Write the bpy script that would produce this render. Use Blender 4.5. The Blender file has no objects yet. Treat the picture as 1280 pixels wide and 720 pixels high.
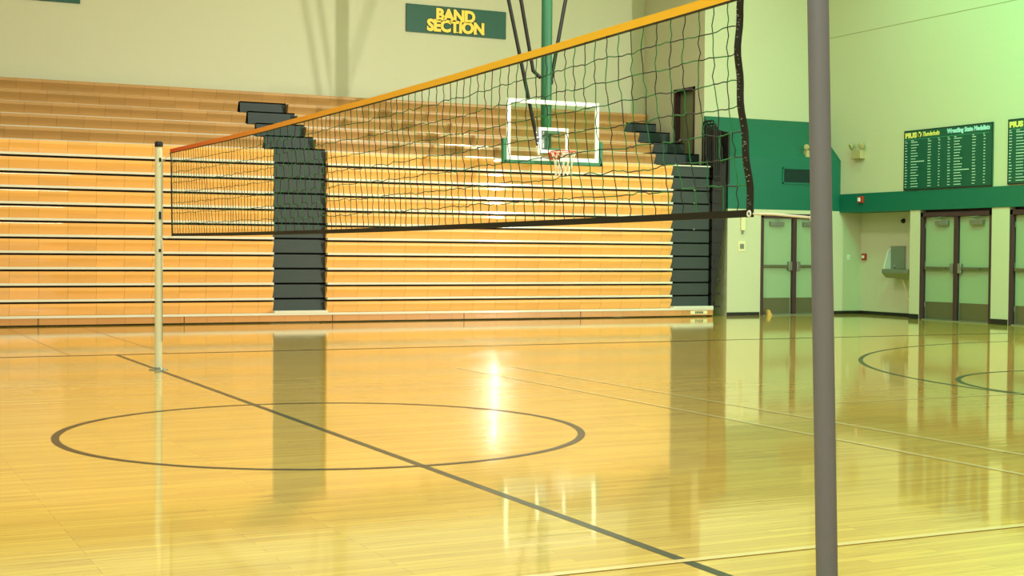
import bpy, bmesh, math, random
from mathutils import Vector, Matrix
random.seed(7)
C = bpy.context.scene.collection
S = bpy.context.scene

# ------------------------------------------------------------ camera
cam_d = bpy.data.cameras.new('camera'); cam = bpy.data.objects.new('camera', cam_d); C.objects.link(cam)
CX, CY, CZ = -3.1772, -9.4882, 1.2575
YAW, PITCH, ROLL = math.radians(26.0433), math.radians(-1.4206), math.radians(0.4368)
cam_d.sensor_width = 36.0
cam_d.lens = 1767.66 / 1280 * 36.0
cam_d.clip_start = 0.05; cam_d.clip_end = 200
f = Vector((math.sin(YAW)*math.cos(PITCH), math.cos(YAW)*math.cos(PITCH), math.sin(PITCH)))
rt = Vector((math.cos(YAW), -math.sin(YAW), 0)); up = rt.cross(f)
r2 = rt*math.cos(ROLL) + up*math.sin(ROLL); u2 = -rt*math.sin(ROLL) + up*math.cos(ROLL)
m = Matrix(((r2.x, u2.x, -f.x, CX), (r2.y, u2.y, -f.y, CY), (r2.z, u2.z, -f.z, CZ), (0, 0, 0, 1)))
cam.matrix_world = m
S.camera = cam
S.cycles.sample_clamp_indirect = 80.0
S.view_settings.view_transform = 'Standard'; S.view_settings.look = 'None'
S.view_settings.exposure = -1.3; S.view_settings.gamma = 1.0
try: S.view_settings.use_curve_mapping = False
except Exception: pass

# ------------------------------------------------------------ light
w = bpy.data.worlds.new('world'); S.world = w; w.use_nodes = True
w.node_tree.nodes['Background'].inputs[0].default_value = (1.0, 0.97, 0.8, 1)
w.node_tree.nodes['Background'].inputs[1].default_value = 0.0

WARM = (0.95, 0.97, 0.80); COOL = (0.76, 0.96, 0.86); GREEN = (0.08, 1.0, 0.42)
def area(name, loc, size, power, col, sy=None, aim=None):
    d = bpy.data.lights.new(name, 'AREA'); d.energy = power; d.color = col
    if sy: d.shape = 'RECTANGLE'; d.size = size; d.size_y = sy
    else: d.size = size
    o = bpy.data.objects.new(name, d); C.objects.link(o); o.location = loc
    if aim:
        o.rotation_euler = (Vector(aim) - Vector(loc)).to_track_quat('-Z', 'Y').to_euler()
    return o
LZ = 8.7
for x, y, p, col in ((-7, -8, 600, COOL), (-1, -8, 950, WARM), (4, -8, 700, WARM),
                     (-7, 0, 450, COOL), (-1, 1, 700, WARM), (3, 1, 600, WARM),
                     (-7, 8.5, 220, COOL), (1, 8.5, 450, WARM), (7.5, 11, 1000, WARM)):
    area('ceiling_lamp', (x, y, LZ), 1.6, p, col)
area('ceiling_lamp', (12.2, -1, LZ), 1.6, 560, GREEN, aim=(16.4, 4, 4.5)).data.spread = math.radians(110)
area('ceiling_lamp', (12.2, 6.5, LZ), 1.6, 380, GREEN, aim=(16.4, 8.5, 4.0)).data.spread = math.radians(100)
area('ceiling_lamp', (14.0, 11.6, LZ), 0.8, 260, (.4, 1.0, .55))  # added unseen lamp that brightens the sloped top of the hood
# photographer's light: a compact strobe on the right side of the hall; then an added soft fill high on the left
area('strobe_lamp', (15.85, -1.6, 3.5), 0.22, 1450, (1.0, 0.94, 0.78), sy=2.8, aim=(4.5, 15, 3.3)).data.spread = math.radians(95)
area('fill_light', (-7.0, -13.0, 6.0), 3.0, 900, WARM, aim=(4, 15, 2.0))  # added fill with no visible source, brightens the bleachers

# ------------------------------------------------------------ helpers
class MB:
    def __init__(s): s.v = []; s.f = []; s.mi = []; s.sm = []
    def add(s, vs, fs, mi=0, smooth=False):
        o = len(s.v); s.v += [tuple(v) for v in vs]
        for q in fs: s.f.append(tuple(i+o for i in q)); s.mi.append(mi); s.sm.append(smooth)
        return s
    def box(s, x0, x1, y0, y1, z0, z1, mi=0):
        if x0 > x1: x0, x1 = x1, x0
        if y0 > y1: y0, y1 = y1, y0
        if z0 > z1: z0, z1 = z1, z0
        vs = [(x, y, z) for z in (z0, z1) for y in (y0, y1) for x in (x0, x1)]
        return s.add(vs, [(0,2,3,1),(4,5,7,6),(0,1,5,4),(2,6,7,3),(0,4,6,2),(1,3,7,5)], mi)
    def prism(s, prof, a0, a1, axis='x', mi=0):
        """prof: closed list of 2D points; extruded along axis between a0 and a1. axis x: (y,z); y: (x,z); z: (x,y)"""
        n = len(prof)
        def P(a, q):
            return {'x': (a, q[0], q[1]), 'y': (q[0], a, q[1]), 'z': (q[0], q[1], a)}[axis]
        vs = [P(a0, q) for q in prof] + [P(a1, q) for q in prof]
        fs = [tuple(range(n)), tuple(range(2*n-1, n-1, -1))]
        for i in range(n):
            j = (i+1) % n; fs.append((i, i+n, j+n, j))
        return s.add(vs, fs, mi)
    def tube(s, pts, r, n=8, mi=0, caps=True, smooth=True, r_end=None):
        pts = [Vector(p) for p in pts]; rings = []; prev = None
        for i, p in enumerate(pts):
            if i == 0: t = pts[1]-p
            elif i == len(pts)-1: t = p-pts[i-1]
            else: t = (pts[i+1]-p).normalized() + (p-pts[i-1]).normalized()
            t.normalize()
            if prev is None:
                a = Vector((0,0,1)) if abs(t.z) < .9 else Vector((1,0,0))
                u = t.cross(a).normalized()
            else:
                u = (prev - t*prev.dot(t)).normalized()
            prev = u; v = t.cross(u)
            rr = r if r_end is None else r + (r_end-r)*i/(len(pts)-1)
            rings.append([p + (u*math.cos(2*math.pi*k/n) + v*math.sin(2*math.pi*k/n))*rr for k in range(n)])
        vs = [q for R in rings for q in R]; fs = []
        for i in range(len(pts)-1):
            for k in range(n):
                k2 = (k+1) % n
                fs.append((i*n+k, i*n+k2, (i+1)*n+k2, (i+1)*n+k))
        s.add(vs, fs, mi, smooth)
        if caps:
            s.add(rings[0], [tuple(range(n-1, -1, -1))], mi); s.add(rings[-1], [tuple(range(n))], mi)
        return s
    def torus(s, c, R, r, axis='z', n=32, k=8, mi=0):
        c = Vector(c); vs = []; fs = []
        for i in range(n):
            a = 2*math.pi*i/n
            for j in range(k):
                b = 2*math.pi*j/k
                q = ((R+r*math.cos(b))*math.cos(a), (R+r*math.cos(b))*math.sin(a), r*math.sin(b))
                if axis == 'y': q = (q[0], q[2], q[1])
                if axis == 'x': q = (q[2], q[0], q[1])
                vs.append(c+Vector(q))
        for i in range(n):
            for j in range(k):
                i2 = (i+1) % n; j2 = (j+1) % k
                fs.append((i*k+j, i2*k+j, i2*k+j2, i*k+j2))
        return s.add(vs, fs, mi, True)
    def lathe(s, c, prof, d=(0,0,1), n=24, mi=0):
        """prof: (radius, height along d)"""
        c = Vector(c); d = Vector(d).normalized()
        a = Vector((0,0,1)) if abs(d.z) < .9 else Vector((1,0,0))
        u = d.cross(a).normalized(); v = d.cross(u)
        vs = []; fs = []
        for r, h in prof:
            for k in range(n):
                t = 2*math.pi*k/n
                vs.append(c + d*h + (u*math.cos(t)+v*math.sin(t))*max(r, 1e-4))
        for i in range(len(prof)-1):
            for k in range(n):
                k2 = (k+1) % n
                fs.append((i*n+k, i*n+k2, (i+1)*n+k2, (i+1)*n+k))
        return s.add(vs, fs, mi, True)
    def build(s, name, mats, parent=None, origin=None, bevel=0.0):
        me = bpy.data.meshes.new(name)
        o = Vector(origin) if origin is not None else Vector((0,0,0))
        me.from_pydata([tuple(Vector(v)-o) for v in s.v], [], s.f)
        for i, p in enumerate(me.polygons):
            p.material_index = s.mi[i]; p.use_smooth = s.sm[i]
        if not isinstance(mats, (list, tuple)): mats = [mats]
        for mm in mats: me.materials.append(mm)
        bm = bmesh.new(); bm.from_mesh(me); bmesh.ops.recalc_face_normals(bm, faces=bm.faces); bm.to_mesh(me); bm.free()
        me.update()
        ob = bpy.data.objects.new(name, me); C.objects.link(ob)
        if parent is not None:
            ob.parent = parent; ob.location = o - wloc(parent)
        else: ob.location = o
        if bevel:
            b = ob.modifiers.new('bevel', 'BEVEL'); b.width = bevel; b.segments = 2; b.limit_method = 'ANGLE'
        return ob
def wloc(o):
    l = Vector(o.location); p = o.parent
    while p is not None: l += Vector(p.location); p = p.parent
    return l
def thing(name, label, cat, loc=(0,0,0), group=None):
    o = bpy.data.objects.new(name, None); C.objects.link(o); o.location = loc; o.empty_display_size = .1
    o['label'] = label; o['category'] = cat
    if group: o['group'] = group
    return o
def tag(o, label, cat, group=None, kind=None):
    o['label'] = label; o['category'] = cat
    if group: o['group'] = group
    if kind: o['kind'] = kind
    return o
def struct(o, label=None):
    o['kind'] = 'structure'
    if label: o['label'] = label
    return o
def text_mesh(name, body, size, mat, origin, xdir, ydir, parent, offset=0.0, extrude=0.002, shear=0.0, align='LEFT', width=None, space=1.0, lift=0.0, line=1.0):
    cu = bpy.data.curves.new(name, 'FONT'); cu.body = body; cu.size = size; cu.offset = offset; cu.extrude = extrude
    cu.shear = shear; cu.align_x = align; cu.space_character = space; cu.space_line = line; cu.resolution_u = 3
    t = bpy.data.objects.new(name, cu); C.objects.link(t)
    bpy.context.view_layer.update()
    dg = bpy.context.evaluated_depsgraph_get()
    me = bpy.data.meshes.new_from_object(t.evaluated_get(dg))
    bpy.data.objects.remove(t); bpy.data.curves.remove(cu)
    xs = [v.co.x for v in me.vertices]; sx = 1.0
    if width and xs: sx = width/(max(xs)-min(xs))
    X = Vector(xdir); Y = Vector(ydir); N = X.cross(Y)
    base = Vector(origin) - wloc(parent)
    x0 = min(xs) if align == 'LEFT' else 0
    for v in me.vertices:
        v.co = X*((v.co.x-x0)*sx) + Y*v.co.y + N*(v.co.z+lift)
    me.materials.clear(); me.materials.append(mat)
    o = bpy.data.objects.new(name, me); C.objects.link(o); o.parent = parent; o.location = base
    return o

# ------------------------------------------------------------ materials
def lin(c):
    return tuple((x/255/12.92 if x/255 <= .04045 else ((x/255+.055)/1.055)**2.4) for x in c)
def mat(name, rgb, rough=.6, metal=0.0, coat=0.0, spec=.5, noise=0.0, nscale=20.0, bump=0.0, bscale=60.0, stretch=None):
    m = bpy.data.materials.new(name); m.use_nodes = True; nt = m.node_tree; b = nt.nodes['Principled BSDF']
    col = (*lin(rgb), 1)
    b.inputs['Base Color'].default_value = col; b.inputs['Roughness'].default_value = rough
    b.inputs['Metallic'].default_value = metal; b.inputs['Specular IOR Level'].default_value = spec
    b.inputs['Coat Weight'].default_value = coat; b.inputs['Coat Roughness'].default_value = .1
    geo = nt.nodes.new('ShaderNodeNewGeometry'); src = geo.outputs['Position']
    if stretch:
        mp = nt.nodes.new('ShaderNodeMapping'); mp.inputs['Scale'].default_value = stretch
        nt.links.new(src, mp.inputs[0]); src = mp.outputs[0]
    if noise:
        n = nt.nodes.new('ShaderNodeTexNoise'); n.inputs['Scale'].default_value = nscale; n.inputs['Detail'].default_value = 4
        nt.links.new(src, n.inputs['Vector'])
        hs = nt.nodes.new('ShaderNodeHueSaturation'); hs.inputs['Color'].default_value = col
        mr = nt.nodes.new('ShaderNodeMapRange'); mr.inputs['From Min'].default_value = .25; mr.inputs['From Max'].default_value = .75
        mr.inputs['To Min'].default_value = 1-noise; mr.inputs['To Max'].default_value = 1+noise
        nt.links.new(n.outputs['Fac'], mr.inputs['Value']); nt.links.new(mr.outputs[0], hs.inputs['Value'])
        nt.links.new(hs.outputs[0], b.inputs['Base Color'])
    if bump:
        n2 = nt.nodes.new('ShaderNodeTexNoise'); n2.inputs['Scale'].default_value = bscale
        nt.links.new(src, n2.inputs['Vector'])
        bp = nt.nodes.new('ShaderNodeBump'); bp.inputs['Strength'].default_value = bump; bp.inputs['Distance'].default_value = .01
        nt.links.new(n2.outputs['Fac'], bp.inputs['Height']); nt.links.new(bp.outputs[0], b.inputs['Normal'])
    return m

def block_wall(name, rgb):
    """painted concrete block: faint joints in relief"""
    m = mat(name, rgb, rough=.62, noise=.05, nscale=90.0)
    nt = m.node_tree; b = nt.nodes['Principled BSDF']
    geo = nt.nodes.new('ShaderNodeNewGeometry'); sep = nt.nodes.new('ShaderNodeSeparateXYZ'); nt.links.new(geo.outputs['Position'], sep.inputs[0])
    ad = nt.nodes.new('ShaderNodeMath'); ad.operation = 'ADD'; nt.links.new(sep.outputs[0], ad.inputs[0]); nt.links.new(sep.outputs[1], ad.inputs[1])
    cb = nt.nodes.new('ShaderNodeCombineXYZ'); nt.links.new(ad.outputs[0], cb.inputs[0]); nt.links.new(sep.outputs[2], cb.inputs[1])
    br = nt.nodes.new('ShaderNodeTexBrick'); br.inputs['Scale'].default_value = 1.0
    br.inputs['Brick Width'].default_value = .4; br.inputs['Row Height'].default_value = .2; br.inputs['Mortar Size'].default_value = .006
    br.inputs['Mortar Smooth'].default_value = .4
    nt.links.new(cb.outputs[0], br.inputs['Vector'])
    bp = nt.nodes.new('ShaderNodeBump'); bp.inputs['Strength'].default_value = .25; bp.inputs['Distance'].default_value = .004; bp.invert = True
    nt.links.new(br.outputs['Fac'], bp.inputs['Height']); nt.links.new(bp.outputs[0], b.inputs['Normal'])
    return m

def floor_mat():
    m = bpy.data.materials.new('maple_floor'); m.use_nodes = True; nt = m.node_tree; b = nt.nodes['Principled BSDF']
    geo = nt.nodes.new('ShaderNodeNewGeometry')
    br = nt.nodes.new('ShaderNodeTexBrick'); br.inputs['Scale'].default_value = 1.0
    br.inputs['Brick Width'].default_value = 1.1; br.inputs['Row Height'].default_value = .057; br.inputs['Mortar Size'].default_value = .0012
    br.offset = .37; br.offset_frequency = 3
    br.inputs['Color1'].default_value = (*lin((230,198,84)),1); br.inputs['Color2'].default_value = (*lin((212,177,70)),1)
    br.inputs['Mortar'].default_value = (*lin((165,125,60)),1)
    nt.links.new(geo.outputs['Position'], br.inputs['Vector'])
    mp = nt.nodes.new('ShaderNodeMapping'); mp.inputs['Scale'].default_value = (1.6, 40, 1)
    nt.links.new(geo.outputs['Position'], mp.inputs[0])
    n = nt.nodes.new('ShaderNodeTexNoise'); n.inputs['Scale'].default_value = 1.0; n.inputs['Detail'].default_value = 6; n.inputs['Roughness'].default_value = .7
    nt.links.new(mp.outputs[0], n.inputs['Vector'])
    cr = nt.nodes.new('ShaderNodeValToRGB'); cr.color_ramp.elements[0].position = .27; cr.color_ramp.elements[1].position = .46
    cr.color_ramp.elements[0].color = (.34,.27,.18,1); cr.color_ramp.elements[1].color = (1,1,1,1)
    nt.links.new(n.outputs['Fac'], cr.inputs[0])
    mx = nt.nodes.new('ShaderNodeMix'); mx.data_type = 'RGBA'; mx.blend_type = 'MULTIPLY'; mx.inputs[0].default_value = .8
    nt.links.new(br.outputs['Color'], mx.inputs[6]); nt.links.new(cr.outputs[0], mx.inputs[7])
    nt.links.new(mx.outputs[2], b.inputs['Base Color'])
    b.inputs['Roughness'].default_value = .45; b.inputs['Specular IOR Level'].default_value = .3
    b.inputs['Coat Weight'].default_value = 1.0; b.inputs['Coat IOR'].default_value = 1.8; b.inputs['Coat Roughness'].default_value = .045
    # fine unevenness of the boards
    mp2 = nt.nodes.new('ShaderNodeMapping'); mp2.inputs['Scale'].default_value = (.9, 17.5, 1)
    nt.links.new(geo.outputs['Position'], mp2.inputs[0])
    n2 = nt.nodes.new('ShaderNodeTexNoise'); n2.inputs['Scale'].default_value = 1.0; n2.inputs['Detail'].default_value = 3
    nt.links.new(mp2.outputs[0], n2.inputs['Vector'])
    bp = nt.nodes.new('ShaderNodeBump'); bp.inputs['Strength'].default_value = .16; bp.inputs['Distance'].default_value = .003
    nt.links.new(n2.outputs['Fac'], bp.inputs['Height'])
    nt.links.new(bp.outputs[0], b.inputs['Coat Normal'])
    return m

def seat_mat(name, rgb, coat=.7):
    """laminated seat boards, one module every 0.457 m, slightly different in tone"""
    m = bpy.data.materials.new(name); m.use_nodes = True; nt = m.node_tree; b = nt.nodes['Principled BSDF']
    geo = nt.nodes.new('ShaderNodeNewGeometry'); sep = nt.nodes.new('ShaderNodeSeparateXYZ'); nt.links.new(geo.outputs['Position'], sep.inputs[0])
    dv = nt.nodes.new('ShaderNodeMath'); dv.operation = 'DIVIDE'; dv.inputs[1].default_value = .457; nt.links.new(sep.outputs[0], dv.inputs[0])
    fl = nt.nodes.new('ShaderNodeMath'); fl.operation = 'FLOOR'; nt.links.new(dv.outputs[0], fl.inputs[0])
    fr = nt.nodes.new('ShaderNodeMath'); fr.operation = 'FRACT'; nt.links.new(dv.outputs[0], fr.inputs[0])
    zr = nt.nodes.new('ShaderNodeMath'); zr.operation = 'DIVIDE'; zr.inputs[1].default_value = .265; nt.links.new(sep.outputs[2], zr.inputs[0])
    zf = nt.nodes.new('ShaderNodeMath'); zf.operation = 'FLOOR'; nt.links.new(zr.outputs[0], zf.inputs[0])
    cb = nt.nodes.new('ShaderNodeCombineXYZ'); nt.links.new(fl.outputs[0], cb.inputs[0]); nt.links.new(zf.outputs[0], cb.inputs[1])
    wn = nt.nodes.new('ShaderNodeTexWhiteNoise'); nt.links.new(cb.outputs[0], wn.inputs['Vector'])
    mr = nt.nodes.new('ShaderNodeMapRange'); mr.inputs['To Min'].default_value = .92; mr.inputs['To Max'].default_value = 1.05; nt.links.new(wn.outputs['Value'], mr.inputs['Value'])
    lt = nt.nodes.new('ShaderNodeMath'); lt.operation = 'LESS_THAN'; lt.inputs[1].default_value = .02; nt.links.new(fr.outputs[0], lt.inputs[0])
    sb = nt.nodes.new('ShaderNodeMath'); sb.operation = 'MULTIPLY_ADD'; sb.inputs[1].default_value = -.3
    nt.links.new(lt.outputs[0], sb.inputs[0]); nt.links.new(mr.outputs[0], sb.inputs[2])
    hs = nt.nodes.new('ShaderNodeHueSaturation'); hs.inputs['Color'].default_value = (*lin(rgb),1); nt.links.new(sb.outputs[0], hs.inputs['Value'])
    nt.links.new(hs.outputs[0], b.inputs['Base Color'])
    b.inputs['Roughness'].default_value = .38; b.inputs['Coat Weight'].default_value = coat; b.inputs['Coat Roughness'].default_value = .04; b.inputs['Specular IOR Level'].default_value = .5
    return m

def tape_mat():
    m = mat('net_tape', (240,175,30), rough=.55); nt = m.node_tree; b = nt.nodes['Principled BSDF']
    geo = nt.nodes.new('ShaderNodeNewGeometry'); sep = nt.nodes.new('ShaderNodeSeparateXYZ'); nt.links.new(geo.outputs['Position'], sep.inputs[0])
    mr = nt.nodes.new('ShaderNodeMapRange'); mr.inputs['From Min'].default_value = -5; mr.inputs['From Max'].default_value = 5; nt.links.new(sep.outputs[1], mr.inputs['Value'])
    cr = nt.nodes.new('ShaderNodeValToRGB'); e = cr.color_ramp.elements
    e[0].position = .2; e[0].color = (*lin((246,188,40)),1); e[1].position = .98; e[1].color = (*lin((225,72,24)),1)  # yellow to red-orange along the length: coloured light put into the tape
    x = cr.color_ramp.elements.new(.62); x.color = (*lin((236,150,40)),1)
    nt.links.new(mr.outputs[0], cr.inputs[0]); nt.links.new(cr.outputs[0], b.inputs['Base Color'])
    return m

def glass_mat():
    m = bpy.data.materials.new('backboard_glass'); m.use_nodes = True; nt = m.node_tree; nt.nodes.clear()
    o = nt.nodes.new('ShaderNodeOutputMaterial'); mx = nt.nodes.new('ShaderNodeMixShader')
    t = nt.nodes.new('ShaderNodeBsdfTransparent'); t.inputs[0].default_value = (.90,.97,.90,1)
    g = nt.nodes.new('ShaderNodeBsdfGlossy'); g.inputs['Roughness'].default_value = .02
    fr = nt.nodes.new('ShaderNodeFresnel'); fr.inputs[0].default_value = 1.45
    fm = nt.nodes.new('ShaderNodeMath'); fm.operation = 'MULTIPLY'; fm.inputs[1].default_value = .02; nt.links.new(fr.outputs[0], fm.inputs[0]); nt.links.new(fm.outputs[0], mx.inputs[0]); nt.links.new(t.outputs[0], mx.inputs[1]); nt.links.new(g.outputs[0], mx.inputs[2])
    nt.links.new(mx.outputs[0], o.inputs[0]); return m
def emis(name, rgb, s):
    m = bpy.data.materials.new(name); m.use_nodes = True; nt = m.node_tree; nt.nodes.clear()
    o = nt.nodes.new('ShaderNodeOutputMaterial'); e = nt.nodes.new('ShaderNodeEmission'); e.inputs[0].default_value = (*rgb,1); e.inputs[1].default_value = s
    nt.links.new(e.outputs[0], o.inputs[0]); return m

M = dict(
    floor=floor_mat(),
    cream=block_wall('cream_block', (200,202,174)),
    ceil=mat('ceiling_paint', (215,210,185), .8),
    green=mat('green_paint', (0,102,84), .5, noise=.03),
    base=mat('black_rubber_base', (22,24,24), .45),
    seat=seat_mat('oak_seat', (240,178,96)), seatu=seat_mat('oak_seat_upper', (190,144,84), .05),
    kick=seat_mat('oak_kickboard', (200,142,82)),
    nosing=mat('white_nosing', (236,236,228), .07, metal=.25),
    dark=mat('dark_green_panel', (36,52,52), .55, noise=.1, nscale=60),
    gap=mat('black_gap', (14,14,12), .8),
    black=mat('black_steel', (11,12,14), .55),
    polecream=mat('cream_pole', (215,214,190), .35),
    polegrey=mat('grey_pole', (108,109,124), .55),
    tape=tape_mat(),
    blacktape=mat('black_tape', (9,9,11), .6),
    cordg=mat('green_cord', (8,112,54), .7), cordk=mat('black_cord', (26,24,34), .7), cordw=mat('white_cord', (225,222,210), .7),
    hoopgreen=mat('green_steel', (42,100,72), .45),
    pad=mat('green_padding', (30,110,76), .55),
    white=mat('white_enamel', (232,238,232), .4),
    rim=mat('orange_rim', (205,62,30), .4),
    glass=glass_mat(),
    doorg=mat('green_door', (148,174,140), .5, noise=.04, nscale=80),
    frame=mat('plum_frame', (66,40,48), .5),
    steel=mat('brushed_steel', (150,156,146), .35, metal=.7),
    kickp=mat('kick_plate_steel', (112,112,86), .4, metal=.5),
    signg=mat('sign_green', (6,82,66), .45),
    yellow=mat('sign_yellow', (248,222,90), .5), ltyel=mat('cream_yellow', (238,226,120), .5),
    letw=mat('letter_white', (205,235,225), .5), ltblue=mat('letter_pale_blue', (170,225,235), .5),
    letg=mat('letter_rule', (60,160,125), .5), blk=mat('letter_black', (10,28,22), .5),
    grille=mat('dark_grille', (18,52,50), .6),
    red=mat('alarm_red', (170,50,36), .45),
    emerg=mat('shaded_ivory', (176,168,122), .5),  # ivory darkened, shading on the emergency lights put into the colour
    ivory=mat('ivory_plastic', (226,220,180), .45),
    line=mat('court_line_green', (14,40,26), .35, coat=.2),
    linek=mat('court_line_black', (16,18,12), .35, coat=.2),
    linew=mat('court_line_pale', (240,220,150), .35, coat=1.0),
    lineb=mat('court_line_brown', (170,120,60), .35, coat=1.0),
    upperdoor=mat('olive_door', (112,120,84), .5),
)

# ------------------------------------------------------------ room shell
XR = 16.42; YF = 14.65; XA = 13.53; YB = 18.0; YU = 15.56; XN = 17.0; H = 9.2
XL = -13.0; YN = -15.0
mb = MB(); mb.box(XL-.3, XN+1.3, YN-.3, YB+.3, -.2, 0); struct(mb.build('floor', M['floor']), 'glossy maple strip gym floor')
mb = MB(); mb.box(XL-.3, XN+1.3, YN-.3, YB+.3, H, H+.2); struct(mb.build('ceiling', M['ceil']))
mb = MB(); mb.box(XL, XA+.4, YB, YB+.3, 0, H); struct(mb.build('wall_back', M['cream']), 'cream block wall above the bleachers')
mb = MB(); mb.box(XL-.3, XL, YN-.3, YB+.3, 0, H); struct(mb.build('wall_left', M['cream']))
mb = MB(); mb.box(XL, XN+1.3, YN-.3, YN, 0, H); struct(mb.build('wall_front', M['cream']))
# alcove side wall with the opening of the upper door
DY0, DY1, DZ0, DZ1 = 15.91, 16.72, 2.73, 4.83
mb = MB()
mb.box(XA, XA+.4, YU, DY0, 0, H); mb.box(XA, XA+.4, DY1, YB, 0, H)
mb.box(XA, XA+.4, DY0, DY1, 0, DZ0); mb.box(XA, XA+.4, DY0, DY1, DZ1, H); mb.box(XA+.25, XA+.4, DY0, DY1, DZ0, DZ1)
struct(mb.build('wall_alcove', M['cream']), 'shaded block wall at the end of the bleachers')
# upper wall above the green hood
mb = MB(); mb.box(XA+.4, XN+1.3, YU, YU+.3, 2.2, H); struct(mb.build('wall_rear_right', M['cream']))
# lower wall flush with the hood front, door opening X 14.4 .. 16.28
FD0, FD1, FDH = 14.36, 16.12, 2.12
mb = MB()
mb.box(XA, FD0, YF, YU, 0, 2.2); mb.box(FD1, XN+.3, YF, YU, 0, 2.2); mb.box(FD0, FD1, YF, YU, FDH, 2.2); mb.box(FD0, FD1, YF+.3, YU, 0, FDH)
struct(mb.build('wall_rear_right_lower', M['cream']), 'cream block wall beside the rear double doors')
# green hood
mb = MB(); mb.prism([(YF, 2.2), (YF, 3.28), (YU, 4.17), (YU, 2.2)], XA, XR+.02, 'x')
struct(mb.build('trim_1', M['green']), 'green hood with a sloped top over the rear doors')
# right wall, upper part and band
mb = MB(); mb.box(XR, XN+1.3, YN, YU, 2.56, H)
struct(mb.build('wall_right', M['cream']), 'pale block wall above the green band')
mb = MB(); mb.box(XR-.02, XN+1.3, YN, YF, 2.17, 2.56)
struct(mb.build('trim_2', M['green']), 'green band running along the right wall')
cols = [(12.20, 12.48), (9.85, 10.28), (5.5, 7.93)]
mb = MB()
for a, b_ in cols: mb.box(XR, XN+.3, a, b_, 0, 2.17)
mb.box(XN, XN+.3, 12.2, YF, 0, 2.17)
for a, b_ in ((10.28, 12.20), (7.93, 9.85)): mb.box(XR+.35, XN+.3, a, b_, 0, 2.17)
mb.box(XR, XN+.3, YN, 5.5, 0, 2.17)
struct(mb.build('wall_right_lower', M['cream']), 'pale block piers between the doors')
# joint line high on the right wall
mb = MB(); mb.box(XR-.004, XR+.01, YN, YU, 5.935, 5.945); struct(mb.build('trim_3', mat('joint_line', (150,150,110), .8)))
mb = MB(); 
mb.box(XA+.0, FD0-.02, YF-.012, YF, 0, .07); mb.box(FD1+.02, XN, YF-.012, YF, 0, .07)
struct(mb.build('baseboard_rear', M['base']))
mb = MB(); mb.box(XN-.012, XN, 12.48, YF, 0, .07)
for a, b_ in cols: mb.box(XR-.012, XR, a, b_, 0, .10)
mb.box(XR-.012, XR, YN, 5.5, 0, .10)
struct(mb.build('baseboard_right', M['base']))
# ------------------------------------------------------------ doors
def leaf_pair(name, u0, u1, top, P, label, close=True):
    """double door; P(u,d,z) maps width u, depth d (towards the hall negative) and height"""
    root = bpy.data.objects.new(name, None); C.objects.link(root); root.location = P((u0+u1)/2, 0, 0)
    root['kind'] = 'structure'; root['label'] = label
    def bx(mb_, a0, a1, d0, d1, z0, z1, mi=0):
        p = P(a0, d0, z0); q = P(a1, d1, z1); mb_.box(p[0], q[0], p[1], q[1], p[2], q[2], mi)
    jw = .075
    mid = (u0+u1)/2
    mb_ = MB(); bx(mb_, u0, u0+jw, -.01, .14, 0, top); bx(mb_, u1-jw, u1, -.01, .14, 0, top); bx(mb_, u0, u1, -.01, .14, top-.09, top)
    mb_.build('door_frame', M['frame'], root, bevel=.004)
    mb_ = MB(); bx(mb_, mid-.045, mid+.045, .0, .12, 0, top-.09); mb_.build('mullion', M['frame'], root, bevel=.004)
    mb_ = MB(); bx(mb_, u0+jw, u1-jw, -.01, .16, 0, .018); mb_.build('threshold', M['steel'], root)
    for a, b2, hinge in ((u0+jw+.004, mid-.049, 0), (mid+.049, u1-jw-.004, 1)):
        mb_ = MB(); bx(mb_, a, b2, .07, .115, .02, top-.095)
        lf = mb_.build('door_leaf', M['doorg'], root, bevel=.003)
        mb_ = MB(); bx(mb_, a+.02, b2-.02, .064, .071, .03, .36); mb_.build('kick_plate', M['kickp'], lf)
        # panic bar: rail, push pad and latch case
        mb_ = MB(); bx(mb_, a+.02, b2-.02, .02, .068, .99, 1.05); bx(mb_, a+.28*(b2-a), b2-.16*(b2-a), .0, .03, .995, 1.045)
        mb_.build('panic_bar', M['kickp'], lf, bevel=.004)
        mb_ = MB()
        la, lb = (b2-.10, b2-.01) if hinge == 0 else (a+.01, a+.10)
        bx(mb_, la, lb, .0, .068, .93, 1.12); mb_.build('latch_case', M['steel'], lf, bevel=.006)
        # door closer: body and arm
        mb_ = MB(); ca, cb_ = (a+.18, a+.52)
        bx(mb_, ca, cb_, .0, .068, top-.26, top-.17); 
        p = P((ca+cb_)/2, .0, top-.17); q = P((ca+cb_)/2+.12, -.12, top-.12); r_ = P((ca+cb_)/2-.05, .05, top-.09)
        mb_.tube([p, q, r_], .009, 6)
        mb_.build('door_closer', M['steel'], lf, bevel=.006)
        mb_ = MB(); k = -1 if hinge == 0 else 1
        for z in (.25, 1.05, 1.8):
            hh = a-.002 if hinge == 0 else b2+.002
            p = P(hh, .06, z); mb_.tube([p, (p[0], p[1], z+.1)], .008, 6)
        mb_.build('hinge', M['steel'], lf)
    return root
leaf_pair('door_1', FD0, FD1, FDH, lambda u, d, z: (u, YF+d, z), 'green double doors under the green hood')
leaf_pair('door_2', 10.28, 12.20, 2.12, lambda u, d, z: (XR+d+.02, u, z), 'green double doors between two cream piers')
leaf_pair('door_3', 7.93, 9.85, 2.12, lambda u, d, z: (XR+d+.02, u, z), 'green double doors cut off by the right edge')
# small fix: infill over door heads
mb = MB(); mb.box(XR+.16, XR+.36, 7.93, 12.2, 2.11, 2.18); struct(mb.build('trim_4', M['frame']))

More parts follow.
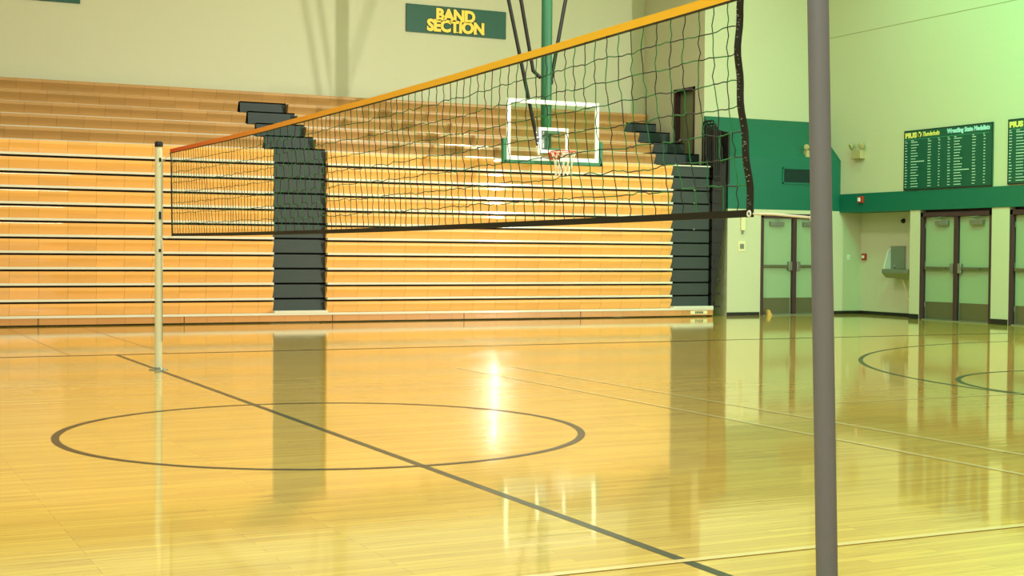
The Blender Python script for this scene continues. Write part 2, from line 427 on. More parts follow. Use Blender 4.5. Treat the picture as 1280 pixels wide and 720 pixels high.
# upper door in the alcove wall
r = bpy.data.objects.new('door_4', None); C.objects.link(r); r.location = (XA, (DY0+DY1)/2, DZ0); r['kind'] = 'structure'; r['label'] = 'olive door with a dark frame above the end steps'
mb = MB(); mb.box(XA-.02, XA+.2, DY0, DY0+.05, DZ0, DZ1); mb.box(XA-.02, XA+.2, DY1-.06, DY1, DZ0, DZ1); mb.box(XA-.02, XA+.2, DY0, DY1, DZ1-.06, DZ1)
mb.build('door_frame', M['frame'], r)
mb = MB(); mb.box(XA+.12, XA+.165, DY0+.05, DY1-.06, DZ0+.01, DZ1-.06); lf = mb.build('door_leaf', M['upperdoor'], r)
mb = MB(); mb.lathe((XA+.12, DY1-.14, DZ0+1.0), [(.0,-.0),(.03,0),(.03,.012),(.012,.014),(.012,.04),(.028,.045),(.03,.06),(.02,.075),(0,.078)], (-1,0,0), 12)
mb.build('door_knob', M['steel'], lf)

# ------------------------------------------------------------ court lines (paint on the floor, part of the setting)
LT = .0012
def ring(cx, cy, R, wd, a0=0, a1=360, n=160, z=LT):
    mb = MB(); vs = []; fs = []
    full = (a1-a0 >= 360)
    for i in range(n+1):
        a = math.radians(a0+(a1-a0)*i/n)
        for rr in (R-wd/2, R+wd/2): vs.append((cx+rr*math.cos(a), cy+rr*math.sin(a), z))
    for i in range(n): fs.append((2*i, 2*i+1, 2*i+3, 2*i+2))
    return mb.add(vs, fs)
def cline(o, label): o['kind'] = 'structure'; o['label'] = label; return o
z0 = LT
def strip(x0, x1, y0, y1, z=LT):
    mb = MB(); mb.add([(x0,y0,z),(x1,y0,z),(x1,y1,z),(x0,y1,z)], [(0,1,2,3)]); return mb
YS = 7.80
cline(strip(-.027, .027, -7.6, YS-.02).build('trim_5', M['line']), 'dark centre line on the floor')
cline(ring(0, 0, 1.805, .053, z=LT*1.5).build('trim_6', M['linek']), 'dark centre circle on the floor')
cline(strip(-12.5, 14.33, YS-.04, YS+.04, LT*1.5).build('trim_7', M['linek']), 'dark sideline in front of the bleachers')
cline(strip(14.28, 14.33, -7.6, YS, LT).build('trim_8', M['linek']), 'dark baseline by the right wall')
cline(ring(12.70, .1, 6.02, .053, 90, 270, z=LT).build('trim_9', M['line']), 'green three point arc on the floor')
cline(ring(8.58, .2, 1.83, .053, z=LT*1.5).build('trim_10', M['line']), 'green free throw circle on the floor')
cline(strip(3.03, 3.08, -4.6, 4.6, LT*2).build('trim_11', M['linew']), 'pale attack line on the floor')
cline(strip(3.65, 3.70, -4.6, 4.6, LT*2).build('trim_12', M['linew']), 'pale second line beside the attack line')
cline(strip(-9, 9, -4.645, -4.595, LT*2.5).build('trim_13', M['linew']), 'pale near volleyball sideline')
cline(strip(4.4, 13, .08, .12, LT*2.5).build('trim_14', M['linew']), 'thin pale line across the key')
cline(strip(-.54, -.51, YS+.03, 14.4, LT).build('trim_15', M['lineb']), 'thin brown mark behind the sideline')
cline(strip(.60, .63, YS+.03, 14.4, LT).build('trim_16', M['lineb']), 'thin brown mark behind the far post')

# ------------------------------------------------------------ bleachers
RISE = .265; YK = 14.50
def rowY(k): return YK+.04 if k <= 10 else 15.2+.57*(k-11)
def rowZ(k): return .14+RISE*k
def seat_prof(k, y0=None, h=.242):
    """seat board: face leans back towards its foot, rounded top edge"""
    y = rowY(k); z = rowZ(k)
    zb = z+.035; zt = z+h-.012 if k < 10 else z+h
    return [(y+.085, zb), (y+.014, zt-.062), (y+.011, zt-.056), (y+.011, zt-.018), (y+.016, zt-.006), (y+.03, zt), (y+.26, zt), (y+.26, zt-.05), (y+.16, zb)]
XBL = -8.0
def section(name, label, ranges, cat='bleachers'):
    t = thing(name, label, cat, ((ranges(0)[0]+ranges(0)[1])/2, YK+.5, 0))
    for k in range(0, 15):
        x0, x1 = ranges(k)
        mb = MB(); mb.prism(seat_prof(k), x0, x1, 'x')
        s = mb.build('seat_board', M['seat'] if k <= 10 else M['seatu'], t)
        y = rowY(k); z = rowZ(k)
        mb = MB(); 
        if k <= 10:
            mb.prism([(y-.008, z-.004), (y-.014, z+.0), (y-.014, z+.03), (y-.008, z+.036), (y+.10, z+.036), (y+.10, z)], x0, x1, 'x')
        else:
            mb.prism([(y-.008, z-.004), (y-.014, z+.0), (y-.014, z+.03), (y-.008, z+.036), (y+.10, z+.036), (y+.10, z)], x0, x1, 'x')
        if k: mb.build('tread_edge', M['nosing'], t)
        mb = MB(); yb = y+.37 if k >= 11 else (y+.55 if k == 10 else y+.3)
        mb.box(x0+.01, x1-.01, y+.10, yb+.15, z-.03 if k else .02, z+.03)           # tread deck
        mb.box(x0+.02, x1-.02, y+.16, y+.20, z+.03, z+RISE-.03)          # riser behind the seat
        mb.build('deck', M['gap'], t)
    return t
AL0, AL1 = 3.93, 4.91
AR0, AR1 = 12.13, 13.09
def r_left(k): return (XBL, AL0)
def r_mid(k): return (AL1, AR0 if k <= 11 else 12.43)
section('bleachers', 'long bank of wooden bleachers left of the dark aisle', r_left)
section('bleachers', 'wooden bleachers between the two dark aisles, behind the basketball hoop', r_mid)
# top continuous bench
mb = MB(); k = 15; mb.prism(seat_prof(15), XBL, 13.35, 'x')
tb = thing('top_bench', 'topmost continuous wooden bench along the cream wall', 'bench', (3, rowY(15), rowZ(15)))
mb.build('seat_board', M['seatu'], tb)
mb = MB(); y = rowY(15); z = rowZ(15); mb.prism([(y-.008, z-.004), (y-.014, z+.0), (y-.014, z+.03), (y-.008, z+.036), (y+.5, z+.036), (y+.5, z)], XBL, 13.35, 'x')
mb.build('tread_edge', M['nosing'], tb)
mb = MB(); mb.box(XBL, 13.35, y+.1, y+.49, z-.26, z); mb.build('deck', M['gap'], tb)
# kickboard at the foot
kb = thing('kickboard', 'reddish wooden kickboard along the foot of the bleachers', 'kickboard', (3, YK, 0))
mb = MB(); mb.box(XBL, AR1, YK, YK+.06, .025, .135); mb.build('board', M['kick'], kb)
mb = MB(); mb.prism([(YK-.016, .135), (YK-.016, .168), (YK-.010, .175), (YK+.12, .175), (YK+.12, .135)], XBL, AR1, 'x'); mb.build('edge_strip', M['nosing'], kb)
for x in (-.02, 4.99-.0, 10.02, 2.35, 7.55):
    mb = MB(); mb.box(x, x+.012, YK-.002, YK+.01, .025, .135); mb.build('seam', M['gap'], kb)
mb = MB(); mb.box(12.55, 12.95, YK-.006, YK+.01, .05, .12); pl = mb.build('name_plate', M['ivory'], kb)
mb = MB()
for i, x in enumerate((12.66, 12.70, 12.74, 12.78, 12.82)): mb.box(x, x+.026, YK-.009, YK, .065, .107)
mb.build('lettering', M['blk'], pl)

def aisle(name, label, x0, x1, x1u, kmax):
    t = thing(name, label, 'stairs', ((x0+x1)/2, YK+.3, 0))
    for k in range(0, kmax+1):
        y = rowY(k)+.13 if k <= 10 else rowY(k)+.20-.04
        zb = rowZ(k)+.035; zt = rowZ(k+1)+.03 if k < kmax else rowZ(k+1)
        yn = rowY(k+1)+.3 if k < 14 else rowY(15)+.05
        X1 = x1 if k <= 10 else x1u
        X0 = x0+.31 if (x0 > 10 and k >= 12) else (x0+.07 if k > 10 and x0 < 10 else x0)
        mb = MB(); mb.box(X0+.004, X1-.004, y, y+.03, zb, zt-.006); mb.box(X0+.004, X1-.004, y, yn, zt-.03, zt-.006)
        mb.build('step', M['dark'], t)
    mb = MB()
    for k in range(0, 11): mb.box(x0+.002, x1-.002, rowY(k)+.14, rowY(k)+.2, rowZ(k)+.02, rowZ(k)+.06)
    mb.build('step_gap', M['gap'], t)
    mb = MB(); mb.box(x0, x1, YK-.02, YK+.2, .165, .215); mb.build('bottom_ledge', M['nosing'], t, bevel=.006)
    return t
a1 = aisle('aisle_stairs', 'dark green aisle steps between the two bleacher banks', AL0, AL1, AL1, 14)
for k in range(11, 15):
    y = rowY(k)
    mb = MB(); mb.box(AL1-.17, AL1, y+.0, y+.10, rowZ(k)+.0, rowZ(k)+.036); mb.build('step_edge', M['nosing'], a1)
a2 = aisle('aisle_stairs', 'dark green steps at the right end of the bleachers, by the upper door', AR0, AR1, AR1+.2, 14)
mb = MB(); mb.box(AR0, AR1, rowY(10)+.10, rowY(10)+.14, rowZ(11)-.03+.005, rowZ(11)-.0); mb.build('step_edge', M['nosing'], a2)
mb = MB(); mb.box(AR1+.02, XA-.005, 15.1, 17.4, 2.55, 2.71); mb.build('landing', M['dark'], a2)
for k in (7, 8, 9, 6):
    mb = MB(); mb.lathe((12.72, rowY(k)+.13, rowZ(k)+.03), [(.0,0),(.02,0),(.02,.012),(0,.015)], (0,-1,0), 8); mb.build('bolt', M['steel'], a2)

# folded rails and end truss at the right end
t = thing('folded_rails', 'black folded handrails stacked against the bleacher end', 'railing', (13.25, 14.8, 0))
for i in range(6):
    x = 13.115+.062*i; zt = 3.98-.06*i - (.25 if i == 4 else 0) - (.45 if i == 5 else 0); y0 = 14.56+.02*i; y1 = y0+.42
    mb = MB(); pts = [(x, y0, 2.75-.0), (x, y0, zt-.08), (x, y0+.03, zt-.02), (x, y0+.09, zt), (x, y1-.09, zt), (x, y1-.03, zt-.02), (x, y1, zt-.08), (x, y1, 2.75)]
    mb.tube(pts, .019, 8)
    mb.tube([(x, y0, 3.05), (x, y1, 3.05)], .014, 6)
    for q in (.33, .66): mb.tube([(x, y0+(y1-y0)*q, 3.05), (x, y0+(y1-y0)*q, zt)], .011, 6)
    mb.build('rail', M['black'], t)
mb = MB(); mb.prism([(14.56, 2.70), (14.56, 3.75), (15.3, 3.9), (15.3, 2.70)], 13.46, 13.50, 'x'); mb.build('end_panel', M['black'], t)
t2 = thing('end_truss', 'black steel frame closing the right end of the bleachers', 'steel frame', (13.2, 15.0, 0))
for i in range(5):
    x = 13.10+.045*i; y = 14.58+.10*i
    mb = MB(); mb.box(x, x+.03, y, y+.04, 0, 2.74); mb.build('post', M['black'], t2)
mb = MB()
for k in range(0, 11): mb.box(13.10, 13.32, 14.57, 15.05, rowZ(k)+.04, rowZ(k)+.07)
for z in (.2, 1.1, 2.0): mb.tube([(13.2, 14.6, z), (13.2, 15.0, z+.85)], .012, 6)
mb.build('brace', M['black'], t2)
mb = MB(); mb.prism([(13.10, 0), (13.14, 0), (13.46, 2.2), (13.46, 3.2), (13.10, 2.74)], 14.62, 14.66, 'y'); mb.build('skirt_panel', M['black'], t2)

# ------------------------------------------------------------ volleyball posts, net
def post(name, label, y, mat_, lean, top):
    t = thing(name, label, 'volleyball post', (0, y, 0))
    def P(z): return (0, y+lean*z, z)
    mb = MB(); mb.tube([P(0.0), P(top)], .038, 24); mb.build('pole', mat_, t)
    mb = MB(); mb.lathe((0, y+lean*top, top-.005), [(.041,-.02),(.043,0),(.042,.03),(.03,.04),(0,.042)]); mb.build('cap', M['black'], t)
    mb = MB(); mb.lathe((0, y, 0), [(.0,.0),(.10,0),(.10,.006),(.06,.012),(.045,.012),(.043,.03),(.0,.03)]); mb.build('floor_plate', M['steel'], t)
    return t, P
p1, P1 = post('volleyball_post', 'tall grey volleyball post in the right foreground', -5.535, M['polegrey'], .045, 2.40)
p2, P2 = post('volleyball_post', 'slim cream volleyball post in front of the left bleachers', 5.455, M['polecream'], -.003, 2.36)
# fittings on the far post, towards the camera
d = (Vector((CX, CY, 0))-Vector((0, 5.455, 0))).normalized()
mb = MB(); mb.prism([(.006, -.012), (.034, -.012), (.034, .012), (.006, .012)], .1, .1, 'z') if False else None
for za, zb_ in ((2.18, 2.22), (1.58, 1.66), (1.24, 1.27)):
    mb = MB(); q = Vector((0, 5.45, 0))+d*.034+Vector((.012, 0, 0)); mb.box(q.x-.012, q.x+.012, q.y-.012, q.y+.012, za, zb_); mb.build('hook', M['black'], p2)
mb = MB(); mb.tube([(.03, 5.41, .3), (.03, 5.41, 2.2)], .005, 6); mb.build('track', M['steel'], p2)
mb = MB(); mb.tube([(.0, 5.40, 1.40), (.02, 5.36, 1.35), (.02, 5.35, 1.05)], .004, 5); mb.build('strap', M['cordw'], p2)
# hook on near post
mb = MB(); mb.torus((0, -5.435, 1.39), .018, .006, 'x', 16, 6); mb.build('hook', M['white'], p1)

net = thing('volleyball_net', 'volleyball net with a yellow top tape stretched between the posts', 'net', (0, 0, 0))
YNr, YFr = -5.05, 4.80
def sag(y, a): u = (y-YNr)/(YFr-YNr); return -a*4*u*(1-u)
def ztop(y):
    u = (y-YNr)/(YFr-YNr); return 2.275-.005*u + sag(y, .035)
def zbot(y): return 1.415 + sag(y, .018)
def xw(y, z): return .012*math.sin(y*1.7+z*2)+.006*math.sin(y*5.1)
def near_y(z):   # the near side band bows inwards
    z = min(max(z, 1.38), 2.32); r = 0.0
    for i, (zi, yi) in enumerate(NB):
        t = yi
        for j, (zj, _) in enumerate(NB):
            if i != j: t *= (z-zj)/(zi-zj)
        r += t
    return r
NB = [(1.41,-5.05),(1.71,-5.003),(2.02,-4.957),(2.30,-4.985)]
ncol = 98; nrow = 8
NY = []
top_y = [YNr + (YFr-YNr)*i/ncol for i in range(ncol+1)]
knots = {}
for i in range(ncol+1):
    u = i/ncol
    for j in range(nrow+1):
        v = j/nrow
        y = YNr+(YFr-YNr)*u
        zb_, zt_ = zbot(y)+.01, ztop(y)-.03
        z = zb_+(zt_-zb_)*v
        yn = near_y(z); yf = YFr+.10*v-.0
        yy = yn+(yf-yn)*u
        jit = .0 if i in (0, ncol) else 1.0
        if 0 < j < nrow:
            yy += jit*random.uniform(-.012, .012); z += jit*random.uniform(-.008, .008)
            yy += -.012*math.sin(math.pi*v)*math.sin(i*.9)*jit
        knots[i, j] = Vector((xw(yy, z), yy, z))
mb = MB(); R_ = .0025
def cord(a, b_, mi, bow):
    m1 = a.lerp(b_, .3)+bow; m2 = a.lerp(b_, .7)-bow*.6
    mb.tube([a, m1, m2, b_], R_, 4, mi, caps=False)
for i in range(ncol+1):
    for j in range(nrow+1):
        if j < nrow and 0 < i < ncol:
            cord(knots[i, j], knots[i, j+1], (i+j) % 2, Vector((0, random.uniform(-.012, .012), 0)))
        if i < ncol and 0 < j < nrow:
            cord(knots[i, j], knots[i+1, j], (i+j//2) % 2, Vector((0, 0, random.uniform(-.005, .005))))
mesh_o = mb.build('mesh', [M['cordg'], M['cordk']], net)
def band(fz, half, th, mat_, name, ys):
    vs = []; fs = []
    for y, zc in ys:
        for dx, dz in ((-th, -half), (th, -half), (th, half), (-th, half)): vs.append((xw(y, zc)*.3+dx, y, zc+dz))
    n = len(ys)
    for i in range(n-1):
        for k in range(4):
            k2 = (k+1) % 4; fs.append((i*4+k, i*4+k2, (i+1)*4+k2, (i+1)*4+k))
    fs += [(3,2,1,0), (4*n-4, 4*n-3, 4*n-2, 4*n-1)]
    m_ = MB(); m_.add(vs, fs); return m_.build(name, mat_, net)
ys = [YNr+.06+(YFr+.1-YNr-.06)*i/60 for i in range(61)]
band(None, .020, .006, M['tape'], 'top_tape', [(y, ztop(y)-.012) for y in ys])
band(None, .003, .007, M['black'], 'tape_seam', [(y, ztop(y)-.032) for y in ys])
ys = [YNr-.01+(YFr-YNr+.01)*i/60 for i in range(61)]
band(None, .014, .006, M['blacktape'], 'bottom_tape', [(y, zbot(y)) for y in ys])
mb = MB()
zs = [1.40+(2.28-1.40)*i/24 for i in range(25)]
vs = []; fs = []
for z in zs:
    y = near_y(z)
    for dy, dx in ((-.018, -.004), (.018, -.004), (.018, .004), (-.018, .004)): vs.append((dx+.004*math.sin(z*30), y+dy, z))
for i in range(24):
    for k in range(4):
        k2 = (k+1) % 4; fs.append((i*4+k, i*4+k2, (i+1)*4+k2, (i+1)*4+k))
fs += [(3,2,1,0), (96,97,98,99)]
mb.add(vs, fs); sb_ = mb.build('side_band', M['blacktape'], net)
mb = MB()
random.seed(3)
for q in range(70):
    z = random.uniform(1.43, 2.26); yy = near_y(z)+random.uniform(-.013, .013); a = random.uniform(.0006, .0018)
    mb.box(-.0095, -.003, yy-a*.6, yy+a*.6, z-a, z+a)
mb.build('worn_speck', mat('worn_grey', (150,150,140), .7), sb_)
mb = MB(); mb.tube([(xw(y, z)*.3, y, z) for y, z in ((YFr+.1, 2.25), (YFr+.07, 2.19), (YFr+.055, 2.1), (YFr+.04, 1.85), (YFr+.01, 1.55), (YFr, 1.41))], .006, 6); mb.build('side_cord', M['cordk'], net)
mb = MB(); mb.tube([(0, YFr+.1, 2.25), (0, 5.41, 2.13)], .004, 5); mb.build('far_tie_cord', M['cordw'], net)
mb = MB(); mb.tube([(0, YFr, 1.40), (0, 5.1, 1.38), (0, 5.42, 1.41)], .003, 5); mb.build('far_tie_cord', M['cordw'], net)
mb = MB(); mb.tube([(0, YNr, 1.413), (0, -5.2, 1.408), (0, -5.44, 1.39)], .005, 6); mb.build('near_tie_cord', M['cordw'], net)
mb = MB(); mb.torus((-.008, YNr+.0, 1.413), .010, .004, 'x', 16, 6); mb.build('eyelet', M['white'], net)
mb = MB(); mb.tube([(0, YNr+.06, ztop(YNr)-.01), (0, -5.44, 2.28)], .005, 6); mb.build('near_tie_cord', M['cordw'], net)

# ------------------------------------------------------------ basketball hoop
h = thing('basketball_hoop', 'glass backboard basketball hoop hanging from a green mast', 'basketball hoop', (8.61, 13.2, 3.0))
BX, BY, BZ0, BZ1, BW = 8.61, 13.0, 2.90, 3.985, .93
mb = MB(); mb.box(BX-BW+.03, BX+BW-.03, BY-.006, BY+.006, BZ0+.03, BZ1-.03); mb.build('backboard_glass', M['glass'], h)
mb = MB(); fw = .075
mb.box(BX-BW, BX+BW, BY-.02, BY+.02, BZ1-fw, BZ1); mb.box(BX-BW, BX+BW, BY-.02, BY+.02, BZ0, BZ0+fw)
mb.box(BX-BW, BX-BW+fw, BY-.02, BY+.02, BZ0+fw, BZ1-fw); mb.box(BX+BW-fw, BX+BW, BY-.02, BY+.02, BZ0+fw, BZ1-fw)
mb.build('backboard_frame', M['white'], h, bevel=.006)
mb = MB(); tw = .055; a, b_, c0, c1 = BX-.30, BX+.30, 3.045, 3.50
mb.box(a, b_, BY-.012, BY-.004, c1-tw, c1); mb.box(a, b_, BY-.012, BY-.004, c0, c0+tw); mb.box(a, a+tw, BY-.012, BY-.004, c0+tw, c1-tw); mb.box(b_-tw, b_, BY-.012, BY-.004, c0+tw, c1-tw)
mb.build('target_square', M['white'], h)
mb = MB(); mb.box(BX-BW-.07, BX+BW+.07, BY-.035, BY+.05, BZ0-.06, BZ0+.005)
mb.box(BX-BW-.08, BX-BW-.003, BY-.035, BY+.05, BZ0-.06, BZ0+.38); mb.box(BX+BW+.003, BX+BW+.08, BY-.035, BY+.05, BZ0-.06, BZ0+.38)
mb.build('padding', M['pad'], h, bevel=.015)
mb = MB(); mb.tube([(BX+.02, 13.32, 3.05), (BX+.02, 13.32, H)], .10, 20); mb.build('mast', M['hoopgreen'], h)
mb = MB(); mb.box(BX-.12, BX+.16, 13.02, 13.30, 3.06, 3.14); mb.box(BX-.12, BX+.16, 13.02, 13.30, 3.40, 3.48)
mb.build('mount_arm', M['hoopgreen'], h)
for pts in ([(8.46, 13.3, 3.2), (7.93, 13.45, 5.75), (7.22, 13.6, H)], [(8.50, 13.3, 4.42), (8.40, 13.4, 4.55), (8.18, 13.45, 5.75), (7.55, 13.6, H)], [(8.72, 13.3, 4.42), (9.05, 13.45, 5.75), (9.85, 13.6, H)]):
    mb = MB(); mb.tube(pts, .034, 10); mb.build('brace', M['black'], h)
mb = MB(); mb.torus((8.66, 13.26, 4.36), .06, .022, 'y', 16, 6); mb.build('pivot_ring', M['black'], h)
mb = MB(); mb.torus((BX, BY-.40, 3.05), .229, .009, 'z', 40, 8)
rim = mb.build('rim', M['rim'], h)
mb = MB(); mb.box(BX-.10, BX+.10, BY-.05, BY-.015, 2.93, 3.06); mb.prism([(BY-.20, 3.04), (BY-.05, 3.04), (BY-.05, 2.93), (BY-.09, 2.93)], BX-.09, BX+.09, 'x')
mb.build('rim_bracket', M['rim'], h, bevel=.005)
mb = MB(); n = 12
def NP(i, l):
    rr = (.222, .185, .155, .14, .15)[l]; a = 2*math.pi*(i+.5*(l % 2))/n
    return Vector((BX+rr*math.cos(a), BY-.40+rr*math.sin(a), 3.045-.105*l))
for l in range(4):
    for i in range(n):
        mb.tube([NP(i, l), NP(i, l+1)], .006, 5, caps=False)
        mb.tube([NP(i, l), NP(i-1 if l % 2 == 0 else i+1, l+1)], .006, 5, caps=False)
mb.build('net', M['cordw'], h)

# ------------------------------------------------------------ signs on the back wall
def wall_sign(label, x0, x1, z0_, z1_):
    t = thing('wall_sign', label, 'sign', ((x0+x1)/2, YB-.03, (z0_+z1_)/2))
    mb = MB(); mb.box(x0, x1, YB-.035, YB-.005, z0_, z1_); mb.build('board', M['signg'], t, bevel=.004)
    return t
s = wall_sign('green sign with yellow words BAND SECTION high on the cream wall', 7.75, 10.05, 5.84, 6.42)
def boldtext(parent, body, cx, z, size, wdt, serifs):
    for off, mt, lift in ((.034, M['blk'], .0), (.017, M['yellow'], .006)):
        o = text_mesh('lettering', body, size, mt, (cx-wdt/2-(.006 if mt is M['blk'] else 0), YB-.037, z), (1,0,0), (0,0,1), parent, offset=off, extrude=.003, width=wdt+(.02 if mt is M['blk'] else 0), lift=lift, space=.95)
boldtext(s, 'BAND', 8.87, 6.135, .33, .90, None)
boldtext(s, 'SECTION', 8.87, 5.90, .33, 1.32, None)
# short serifs
mb = MB()
for x in (8.44, 8.68, 8.77, 8.90, 9.03, 9.12): mb.box(x-.035, x+.035, YB-.052, YB-.040, 6.128, 6.142)
for x in (8.45, 8.90, 8.98, 9.33, 9.50): mb.box(x-.035, x+.035, YB-.052, YB-.040, 5.893, 5.907)
mb.build('serif', M['yellow'], s)
s2 = wall_sign('green sign cut off by the top left edge of the photo', -1.15, 1.20, 5.86, 6.44)

# ------------------------------------------------------------ honour boards on the right wall
def honour_board(label, y0, y1, z0_, z1_):
    """y0 > y1: reading direction runs towards -Y"""
    X = XR-.03
    t = thing('honour_board', label, 'board', (X, (y0+y1)/2, (z0_+z1_)/2))
    W = y0-y1; Hh = z1_-z0_
    mb = MB(); mb.box(X, XR-.001, y1, y0, z0_, z1_); mb.build('panel', M['signg'], t, bevel=.003)
    mb = MB()
    for a in ((y1, y1+.015, z0_, z1_), (y0-.015, y0, z0_, z1_), (y1, y0, z0_, z0_+.02), (y1, y0, z1_-.015, z1_)): mb.box(X-.006, X, a[0], a[1], a[2], a[3])
    mb.build('edge_frame', M['blk'], t)
    xd = (0,-1,0); zd = (0,0,1)
    text_mesh('lettering', 'PIUS', .135, M['ltyel'], (X-.001, y0-.03, z1_-.145), xd, zd, t, offset=.008, width=.33)
    mb = MB(); cy = y0-.44; cz = z1_-.095
    mb.lathe((X-.001, cy, cz), [(.0,.002),(.055,.002),(.055,.004),(0,.005)], (-1,0,0), 16)
    em = mb.build('emblem', M['ltyel'], t)
    mb = MB(); mb.prism([(cy+.04, cz+.035), (cy+.015, cz+.035), (cy, cz-.005), (cy-.015, cz+.035), (cy-.04, cz+.035), (cy-.008, cz-.05), (cy+.008, cz-.05)], X-.009, X-.005, 'x'); mb.build('emblem_mark', M['blk'], em)
    text_mesh('lettering', 'Thunderbolts', .12, M['ltyel'], (X-.001, y0-.53, z1_-.135), xd, zd, t, offset=.004, shear=.35, width=.47)
    text_mesh('lettering', 'Wrestling State Medalists', .12, M['ltblue'], (X-.001, y0-.5*W, z1_-.125), xd, zd, t, offset=.006, width=.47*W)
    mb = MB(); mb.box(X-.003, X, y1+.08, y0-.05, z1_-.185, z1_-.178); mb.build('rule', M['letg'], t)
    rnd = random.Random(int(y0*100))
    z = z1_-.24; rows = 17; dz = (z-z0_-.07)/(rows-1)
    for half in (0, 1):
        u0 = half*.5*W
        for r_ in range(-1, rows):
            mb = MB()
            zz = z-dz*r_ if r_ >= 0 else z1_-.205
            bold = (half == 0 and r_ == 7) or (half == 1 and r_ == 11)
            hh = .013 if not bold else .016
            def words(a, tot, n_):
                u = u0+a; left = tot
                while left > .02:
                    l = min(left, rnd.uniform(.02, .05)); mb.box(X-.004, X, y0-u-l, y0-u, zz-hh/2, zz+hh/2); u += l+.008; left -= l+.008
            if r_ < 0:
                words(.03, .04, 1); words(.20, .08, 1); words(.68, .06, 1); words(.96, .05, 1); mb.build('text_line', M['letw'], t); continue
            words(.03, .065, 1); words(.20, rnd.uniform(.15, .22) if not bold else .40, 1)
            words(.68, .09, 1); words(.97, .05, 1)
            mb.build('text_line', M['letw'], t)
    return t
honour_board('green honour board of wrestling medalists above the double doors', 12.65, 10.26, 2.57, 3.76)
honour_board('green honour board cut off by the right edge of the photo', 9.88, 7.49, 2.58, 3.77)

# ------------------------------------------------------------ small fittings
# vent grille in the hood
g = thing('vent_grille', 'dark ventilation grille set in the green hood', 'vent', (15.4, YF-.01, 2.9))
gx0, gx1, gz0, gz1 = 14.89, 15.98, 2.75, 3.09
mb = MB(); mb.box(gx0, gx1, YF-.02, YF, gz0, gz0+.03); mb.box(gx0, gx1, YF-.02, YF, gz1-.03, gz1); mb.box(gx0, gx0+.03, YF-.02, YF, gz0, gz1); mb.box(gx1-.03, gx1, YF-.02, YF, gz0, gz1); mb.build('frame', M['green'], g)
mb = MB(); mb.box(gx0+.03, gx1-.03, YF-.004, YF-.001, gz0+.03, gz1-.03); mb.build('backing', M['grille'], g)
mb = MB()
z = gz0+.04
while z < gz1-.035: mb.prism([(YF-.016, z), (YF-.014, z), (YF-.004, z+.014), (YF-.006, z+.014)], gx0+.03, gx1-.03, 'x'); z += .02
sl = mb.build('slats', M['grille'], g)
# twin-head emergency lights
def emergency(label, c, out, side, s=1.0):
    t = thing('emergency_light', label, 'emergency light', c, 'twin head emergency lights')
    c = Vector(c); out = Vector(out); side = Vector(side); U = Vector((0,0,1))
    def bx(mb_, s0, s1, o0, o1, z0_, z1_):
        vs = []
        for zz in (z0_, z1_):
            for oo in (o0, o1):
                for ss in (s0, s1): vs.append(c+side*ss+out*oo+U*zz)
        mb_.add(vs, [(0,2,3,1),(4,5,7,6),(0,1,5,4),(2,6,7,3),(0,4,6,2),(1,3,7,5)])
    mb = MB(); bx(mb, -.13*s, .13*s, 0, .11*s, -.12*s, .04*s); mb.build('housing', M['emerg'], t, bevel=.01)
    for k in (-1, 1):
        p = c+side*(.13*s*k)+out*.09+U*(.12*s)
        mb = MB(); mb.tube([c+side*(.07*s*k)+out*.06+U*.03*s, p], .012, 6)
        mb.lathe(p, [(.0,-.04),(.035,-.04),(.05,0),(.062*s,.05),(.055*s,.055),(0,.05)], (out+U*-.5+side*k*.4), 14)
        mb.build('lamp_head', M['emerg'], t)
    return t
emergency('cream twin-head emergency light on the right wall above the green band', (XR, 14.02, 3.42), (-1,0,0), (0,-1,0), 1.15)
emergency('cream twin-head emergency light on the sloped green hood', (15.66, 14.79, 3.44), (0,-1,0), (1,0,0), .95)
# drinking fountain
t = thing('drinking_fountain', 'steel wall drinking fountain in the recess beside the doors', 'drinking fountain', (XN, 13.1, .8))
mb = MB(); mb.prism([(XN, .78), (XN-.30, .80), (XN-.42, .90), (XN-.42, .985), (XN-.38, .985), (XN-.36, .955), (XN-.06, .955), (XN, .985)], 12.70, 13.50, 'y'); mb.build('basin', M['steel'], t, bevel=.012)
mb = MB(); mb.box(XN-.035, XN-.001, 13.24, 13.68, .985, 1.46); mb.build('back_plate', M['steel'], t, bevel=.006)
mb = MB(); mb.prism([(XN-.03, .99), (XN-.03, 1.42), (XN-.10, 1.36), (XN-.20, 1.05), (XN-.20, .99)], 13.66, 13.69, 'y'); mb.build('side_guard', M['white'], t)
mb = MB(); mb.tube([(XN-.2, 13.35, .95), (XN-.2, 13.35, 1.02), (XN-.24, 13.32, 1.05)], .012, 8); mb.build('spout', M['steel'], t)
mb = MB(); mb.tube([(XN-.02, 12.98, .10), (XN-.2, 13.12, .80)], .016, 6); mb.build('drain_pipe', M['ivory'], t)
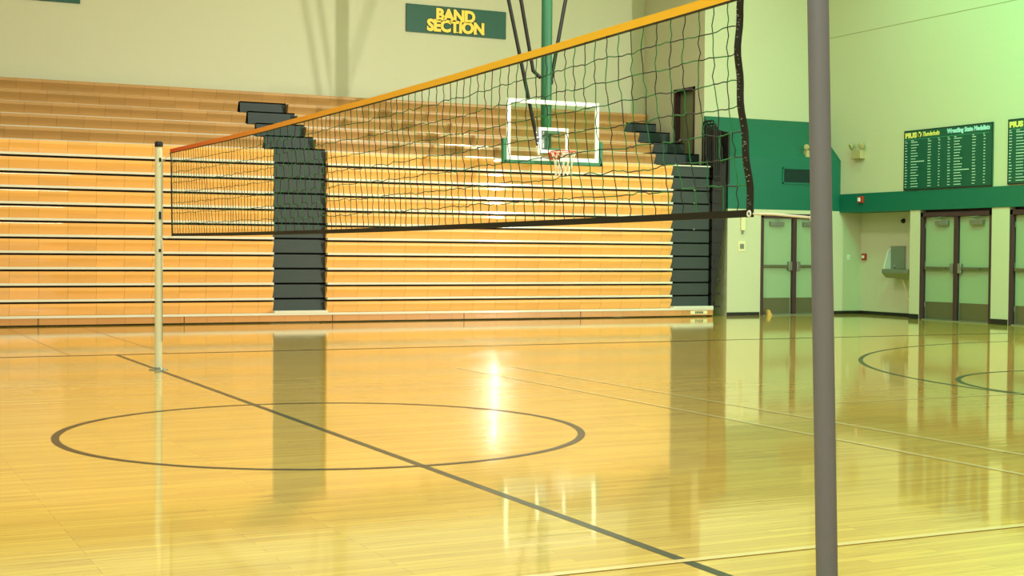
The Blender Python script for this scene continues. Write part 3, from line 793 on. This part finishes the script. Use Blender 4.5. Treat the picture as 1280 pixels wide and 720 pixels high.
# devices
def device(name, label, cat, x0, x1, y0, y1, z0_, z1_, mt, inner=None, group=None):
    c = ((x0+x1)/2, (y0+y1)/2, (z0_+z1_)/2)
    t = thing(name, label, cat, c, group)
    mb = MB(); mb.box(x0, x1, y0, y1, z0_, z1_); mb.build('cover', mt, t, bevel=.004)
    if inner:
        nm, b_, m2 = inner
        mb = MB(); mb.box(*b_); mb.build(nm, m2, t, bevel=.003)
    return t
device('fire_alarm', 'red fire alarm strobe with white lens on the green band', 'alarm', XR-.06, XR-.02, 13.86, 14.02, 2.36, 2.50, M['red'], ('lens', (XR-.08, XR-.058, 13.93, 14.0, 2.39, 2.47), M['white']))
device('fire_alarm_pull', 'small red fire alarm pull station on the recess wall', 'alarm', XN-.05, XN-.001, 14.58, 14.46, 1.16, 1.30, M['red'], ('handle', (XN-.06, XN-.048, 14.485, 14.555, 1.20, 1.26), M['white']))
device('light_switch', 'pale light switch plate just right of the foreground post', 'switch', 16.62, 16.70, YF-.012, YF-.001, 1.16, 1.28, M['white'], ('toggle', (16.65, 16.67, YF-.022, YF-.01, 1.20, 1.24), M['ivory']))
device('junction_box', 'grey wall box beside the red alarm pull', 'wall box', XN-.012, XN-.001, 14.60, 14.52, 1.42, 1.50, M['steel'])
bpy.data.objects.remove(bpy.data.objects['junction_box'].children[0]); bpy.data.objects.remove(bpy.data.objects['junction_box'])
t = thing('security_camera', 'small dark dome camera high in the fountain recess', 'camera', (XN, 13.32, 1.98))
mb = MB(); mb.lathe((XN-.001, 13.32, 1.98), [(.0,0),(.05,0),(.05,.02),(.035,.05),(0,.06)], (-1,0,0), 14); mb.build('dome', M['black'], t)
device('thermostat', 'tall narrow ivory wall sensor on the cream wall left of the rear doors', 'sensor', 13.84, 13.94, YF-.05, YF-.001, 1.76, 2.05, M['ivory'], ('stem', (13.87, 13.91, YF-.03, YF-.005, 1.68, 1.77), M['steel']))
device('light_switch', 'steel switch plate below the ivory sensor on the cream wall', 'switch', 13.79, 13.97, YF-.012, YF-.001, 1.32, 1.54, M['ivory'], ('toggle_plate', (13.83, 13.93, YF-.02, YF-.01, 1.38, 1.48), M['steel']))
t = thing('door_stop', 'small brass doorstop on the floor at the rear doors', 'doorstop', (14.62, YF-.12, 0))
mb = MB(); mb.prism([(14.48, 0), (14.58, 0), (14.58, .02), (14.52, .12), (14.48, .12)], YF-.12, YF-.07, 'y'); mb.build('wedge', mat('tan_wood', (215,170,90), .6), t)
